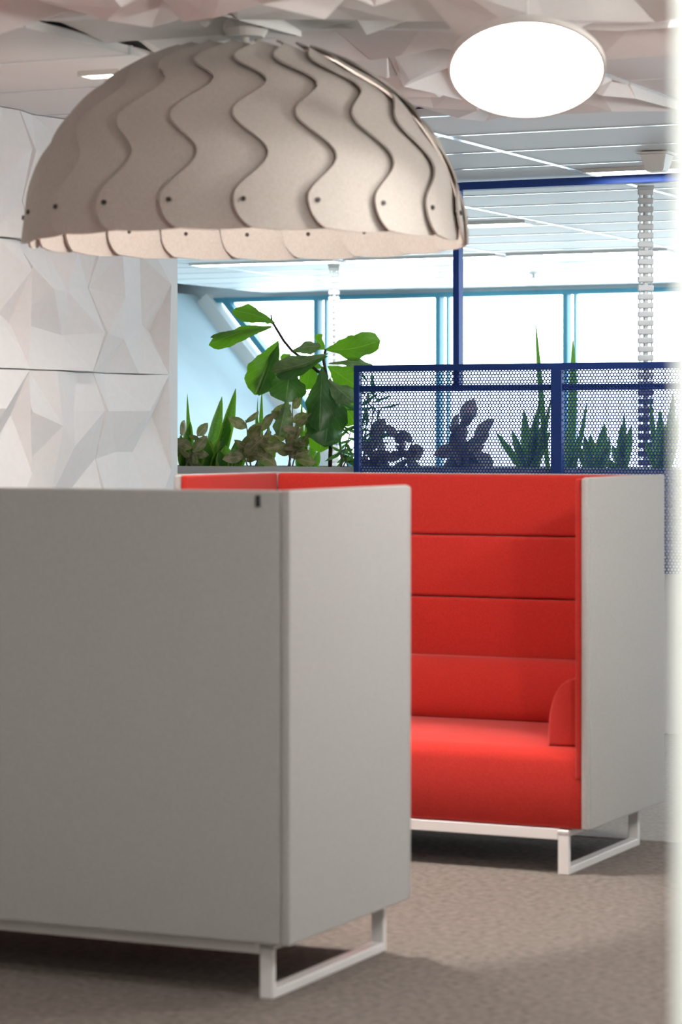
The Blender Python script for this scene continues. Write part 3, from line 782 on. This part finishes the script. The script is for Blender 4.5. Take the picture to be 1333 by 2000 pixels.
# ================================================================== PLANTS
CAMP = Vector((0, 0, EYE))
def leaf_mesh(name, B, Tp, width, tilt, shape, mat, fold=0.25, droop=0.0, wave=0.0, seed=0, nl=9, nw=6, twist=0.0):
    """B base, Tp tip (plant-local vectors already offset), width in metres; tilt rotates the blade about its axis away from the viewer"""
    rnd = random.Random(seed)
    org = B.copy(); a = Tp - B; L = a.length; a.normalize()
    v = (CAMP - leaf_mesh.root - (B + Tp) / 2).normalized()
    n0 = (v - a * v.dot(a)).normalized()
    n = (Matrix.Rotation(tilt, 3, a) @ n0).normalized()
    bm = bmesh.new(); uvl = bm.loops.layers.uv.new('UVMap'); grid = []
    p1 = rnd.uniform(0, 6)
    for i in range(nl + 1):
        t_ = i / nl
        if shape == 'fig': wv = (math.sin(PI * min(1, t_ ** 1.35)) ** 0.62) * (0.55 + 0.45 * t_) * 1.05 if 0 < t_ < 1 else 0.02
        elif shape == 'snake': wv = (0.72 + 0.28 * math.sin(PI * min(1, t_ * 1.25))) * (1 - max(0, (t_ - 0.6) / 0.4) ** 2.2)
        elif shape == 'oval': wv = math.sin(PI * t_ ** 0.9) ** 0.75 if 0 < t_ < 1 else 0.02
        else: wv = math.sin(PI * t_ ** 0.7) ** 0.8 if 0 < t_ < 1 else 0.03
        wv = max(wv, 0.015)
        nn = (Matrix.Rotation(twist * (t_ - 0.3), 3, a) @ n).normalized(); sd = a.cross(nn)
        c = org + a * (L * t_) + n * (droop * L * math.sin(PI * t_))
        row = []
        for k in range(nw + 1):
            s = k / nw * 2 - 1
            lift = -abs(s) * fold * width * 0.5 * wv + wave * width * math.sin(p1 + t_ * 11 + (2 if s > 0 else 0)) * abs(s) ** 2 * wv
            ww = width * 0.5 * wv * (1 + (0.07 * math.sin(p1 + t_ * 13 + s) + 0.06 * math.sin(p1 * 2 + t_ * 29 + 3 * s) if wave > 0 else 0) * abs(s))
            row.append((bm.verts.new(c + sd * (s * ww) + nn * lift), (k / nw, t_)))
        grid.append(row)
    for i in range(nl):
        for k in range(nw):
            q = [grid[i][k], grid[i][k + 1], grid[i + 1][k + 1], grid[i + 1][k]]
            f = bm.faces.new([x[0] for x in q])
            for lp, x in zip(f.loops, q): lp[uvl].uv = x[1]
            f.smooth = True
    me = bpy.data.meshes.new(name); bm.to_mesh(me); bm.free(); me.materials.append(MAT[mat]); return me
leaf_mesh.root = Vector((0, 0, 0))

def plant(name, px, V, label, cat='plant', group=None):
    p = atV(px, 900, V); r = Vector((p.x, V, SOIL))
    return empty(name, r, 0, label, cat, group), r
def add_leaf(t, r, b, tp, wpx, tilt, shape, mat, V, db=0.0, dt=0.0, name='leaf', **kw):
    B = atV(b[0], b[1], V + db) - r; Tp = atV(tp[0], tp[1], V + dt) - r
    leaf_mesh.root = r
    d = (B + r - CAMP).length
    o = link(name, leaf_mesh(name, B, Tp, wpx * d / F_PX, math.radians(tilt), shape, mat, seed=hash((b, tp)) & 0xffff, **kw), None, t)
    return o
def c4(x, y): return (340 + x / 3.03, 560 + y / 3.03)

# --- fiddle leaf fig
VF = 12.86
t, r = plant('fiddle_leaf_fig', 645, VF, 'tall fiddle leaf fig with large glossy leaves on thin dark stem')
def pts_px(lst, V, r): return [atV(*c4(x, y), V) - r for x, y in lst]
tr = [Vector((0, 0, -0.01))] + pts_px([(926, 1000), (930, 900), (918, 700), (905, 540), (885, 430), (898, 370)], VF, r)
link('trunk', finish(tube(tr, [0.011, 0.011, 0.011, 0.010, 0.009, 0.008, 0.006]), 'trunk'), MAT['bark'], t, smooth=True)
br = pts_px([(907, 530), (850, 500), (800, 455), (700, 380), (650, 320), (615, 262), (580, 205), (575, 165)], VF, r)
link('branch', finish(tube(br, [0.009, 0.009, 0.008, 0.007, 0.007, 0.0065, 0.006, 0.003]), 'branch'), MAT['bark'], t, smooth=True)
FIG = [  # base, tip, width(px), tilt, material, depth offsets, extras
    ((600, 215), (345, 140), 34, 20, 'fig_leaf_bright', .00, -.08, dict(fold=.2, droop=.12, wave=.06)),
    ((590, 225), (470, 160), 24, -60, 'fig_leaf_bright', .02, .10, dict(wave=.05)),
    ((585, 232), (205, 345), 36, 28, 'fig_leaf_bright', .0, -.10, dict(fold=.5, droop=.10, wave=.04)),
    ((585, 238), (215, 300), 22, -35, 'fig_leaf_glossy', .0, -.02, dict(fold=.1, droop=.06)),
    ((618, 320), (478, 640), 66, -8, 'fig_leaf_bright', .0, -.06, dict(fold=.25, droop=-.05, wave=.05)),
    ((622, 330), (500, 645), 44, 50, 'fig_leaf_dark', -.02, -.05, dict(fold=.2, wave=.05)),
    ((690, 385), (870, 352), 30, -40, 'fig_leaf_glossy', .0, .02, dict(droop=.1)),
    ((690, 400), (640, 450), 24, 10, 'fig_leaf_bright', .03, .08, dict()),
    ((912, 395), (575, 498), 44, -38, 'fig_leaf_glossy', -.06, -.12, dict(droop=.07, wave=.04)),
    ((912, 410), (600, 525), 40, 35, 'fig_leaf_dark', -.05, -.10, dict(droop=.02, wave=.03)),
    ((690, 480), (662, 684), 72, 5, 'fig_leaf_dark', -.05, -.10, dict(fold=.15, droop=.06, wave=.05)),
    ((810, 450), (785, 610), 44, 15, 'fig_leaf_bright', .03, .06, dict(wave=.04)),
    ((672, 660), (622, 885), 36, 20, 'fig_leaf_glossy', -.08, -.16, dict(fold=.5, wave=.05)),
    ((880, 470), (862, 858), 58, 8, 'fig_leaf_dark', -.06, -.14, dict(fold=.35, droop=.05, wave=.04)),
    ((925, 540), (895, 950), 82, -14, 'fig_leaf_dark', .0, -.04, dict(fold=.2, droop=.04, wave=.05)),
    ((850, 690), (870, 980), 64, 20, 'fig_leaf_bright', .05, .03, dict(fold=.15, wave=.05)),
    ((893, 372), (1222, 318), 56, 25, 'fig_leaf_bright', .0, .05, dict(fold=.2, droop=.14, wave=.07)),
    ((893, 372), (832, 300), 30, -40, 'fig_leaf_bright', .0, .08, dict(wave=.05)),
    ((912, 455), (1180, 468), 30, -55, 'fig_leaf_glossy', .0, .04, dict(droop=.09)),
    ((910, 470), (1095, 600), 54, 10, 'fig_leaf_bright', .04, .08, dict(wave=.05)),
    ((905, 545), (1068, 685), 44, -30, 'fig_leaf_glossy', -.04, -.08, dict(fold=.3, wave=.05)),
    ((950, 610), (1075, 815), 56, 15, 'fig_leaf_bright', .05, .07, dict(wave=.05)),
    ((880, 480), (760, 440), 28, 40, 'fig_leaf_bright', .04, .06, dict()),
]
for b_, tp_, wd, tl, mt, db, dt, kw in FIG:
    kw['wave'] = kw.get('wave', .04) * 2.4
    add_leaf(t, r, c4(*b_), c4(*tp_), wd * 1.16, tl, 'fig', mt, VF, db, dt, nl=16, nw=8, **kw)

# --- snake plants: explicit leaves (base x, tip x, tip y, width) in photo pixels
def snake(px, V, leaves, label, mat='snake_leaf'):
    t, r = plant('snake_plant', px, V, label, group='snake plants in the planter')
    rnd = random.Random(px)
    for bx, tx, ty, wd in leaves:
        B = (px + (bx - px) * 0.55, 921)
        add_leaf(t, r, B, (tx, ty), wd * (1.75 if px < 460 else 1.35), rnd.uniform(-30, 30), 'snake', mat, V, rnd.uniform(-.03, .03), rnd.uniform(-.06, .06), fold=-0.5, droop=rnd.uniform(-.03, .03), nl=10, nw=4, twist=rnd.uniform(-.8, .8))
snake(362, 12.80, [(352, 373, 824, 15), (362, 352, 850, 14), (372, 362, 868, 17), (380, 366, 768, 6), (384, 394, 872, 18)], 'snake plant at the wall end, one thin leaf reaching up')
snake(408, 12.90, [(398, 434, 774, 15), (412, 397, 848, 20), (420, 438, 845, 18), (428, 440, 868, 20), (405, 412, 862, 18), (440, 461, 758, 14), (448, 455, 800, 14)], 'snake plant with two tall pointed leaves beside the white wall')
snake(452, 12.78, [(446, 440, 870, 19), (455, 460, 862, 18), (462, 474, 868, 15), (440, 428, 880, 16)], 'low dense snake plant beneath the two tall pointed leaves')
snake(508, 12.98, [(508, 512, 762, 7), (502, 504, 775, 4), (516, 500, 810, 12), (524, 526, 830, 12), (530, 540, 850, 12)], 'slim snake plant behind the brownish shrub')
snake(604, 12.98, [(600, 596, 866, 13), (608, 612, 858, 13), (586, 590, 775, 6), (588, 604, 760, 6), (618, 624, 880, 12), (576, 580, 880, 12)], 'snake plant standing behind the fig trunk')
snake(1032, 12.82, [(1018, 968, 842, 11), (1022, 1000, 838, 13), (1030, 1024, 798, 15), (1036, 1046, 810, 13), (1042, 1056, 776, 10), (1050, 1066, 815, 14), (1026, 1010, 860, 14), (1044, 1076, 840, 12), (1104, 1047, 626, 9), (1060, 1078, 772, 10)], 'big snake plant behind the screen with one long bent leaf')
snake(1112, 12.90, [(1118, 1120, 658, 13), (1112, 1108, 840, 12), (1122, 1130, 850, 12), (1126, 1148, 780, 8)], 'snake plant with one broad yellow tipped leaf rising above the screen')
snake(1160, 12.80, [(1152, 1142, 850, 14), (1160, 1154, 846, 14), (1170, 1182, 826, 18), (1178, 1192, 852, 16), (1148, 1130, 870, 14)], 'short snake plant behind the screen right of the navy centre bar')
snake(1214, 12.84, [(1206, 1214, 828, 16), (1214, 1220, 806, 10), (1222, 1234, 830, 14), (1230, 1196, 870, 16), (1206, 1172, 892, 12)], 'leafy snake plant just left of the dark cable spine')
snake(1290, 12.84, [(1280, 1270, 778, 9), (1288, 1290, 798, 16), (1296, 1300, 830, 16), (1304, 1316, 764, 16), (1312, 1326, 810, 16), (1276, 1262, 860, 12)], 'snake plant just right of the dark cable spine')

# --- leafy shrubs: stems carrying oval leaves
def shrub(px, V, stems, n_leaf, mat, size, label, seed, name='leafy_shrub', shape='oval', leafw=0.55):
    t, r = plant(name, px, V, label, group='small leafy plants in the planter')
    rnd = random.Random(seed)
    for sx, sy in stems:
        q = [Vector((rnd.uniform(-.03, .03), rnd.uniform(-.02, .02), -0.01))]
        end = atV(sx, sy, V + rnd.uniform(-.08, .08)) - r
        for k in range(1, 6):
            f = k / 5; q.append(q[0].lerp(end, f) + Vector((math.sin(f * 3 + sx) * .012, 0, .02 * math.sin(PI * f))))
        link('stem', finish(tube(q, [0.0045, 0.0042, 0.004, 0.0035, 0.003, 0.002], 6), 'stem'), MAT['stem_grey'], t, smooth=True)
        for k in range(n_leaf):
            f = 0.35 + 0.65 * (k + rnd.random() * .5) / n_leaf
            i = min(4, int(f * 5)); base = q[i].lerp(q[i + 1], f * 5 - i)
            ang = k * 2.4 + rnd.random(); up = rnd.uniform(-0.75, 0.75) if k < n_leaf - 1 else 0.8
            dr = Vector((math.cos(ang), math.sin(ang) * 0.7, up)).normalized()
            L = size * rnd.uniform(0.7, 1.15)
            if (base + dr * L).z < 0.0: dr.z = abs(dr.z)
            leaf_mesh.root = r
            me = leaf_mesh('leaf', base, base + dr * L, L * leafw, math.radians(rnd.uniform(-55, 55)), shape, mat, fold=0.25, droop=rnd.uniform(0, .12), seed=k + seed * 31, nl=7, nw=4)
            link('leaf', me, None, t)
shrub(495, 12.76, [(476, 820), (512, 832), (492, 872), (535, 812), (480, 885)], 6, 'mottled_leaf', .125, 'shrub with brownish mottled leaves in front of the snake plants', 11)
shrub(566, 12.80, [(548, 800), (572, 790), (585, 830), (560, 860), (600, 850)], 6, 'mottled_leaf', .11, 'shrub with brownish pink leaves below the drooping fig leaf', 12)
shrub(368, 12.74, [(352, 845), (392, 845), (376, 880)], 4, 'mottled_leaf', .11, 'sparse mottled shrub leaning out at the wall end', 13)
shrub(672, 12.82, [(668, 850), (684, 835), (690, 870), (660, 880)], 6, 'slender_leaf', .10, 'pale green plant with narrow leaves next to the screen edge', 14, shape='slender', leafw=.22)
shrub(722, 12.84, [(722, 838), (738, 842), (715, 880), (745, 890)], 4, 'purple_leaf', .12, 'dark leafy plant behind the screen by its end bar', 15)
shrub(786, 12.80, [(780, 850), (812, 860), (800, 890)], 5, 'purple_leaf', .11, 'small dark plant behind the screen between two bushier ones', 16)
shrub(900, 12.80, [(888, 838), (905, 812), (928, 856), (940, 868), (880, 870), (900, 885)], 4, 'purple_leaf', .15, 'bushy dark purple leaved plant behind the middle of the screen', 17)
shrub(714, 12.95, [(716, 730), (728, 762), (706, 772), (742, 775)], 7, 'slender_leaf', .16, 'tall wispy plant with slender leaves behind the screen corner', 18, name='dracaena', shape='slender', leafw=.13)
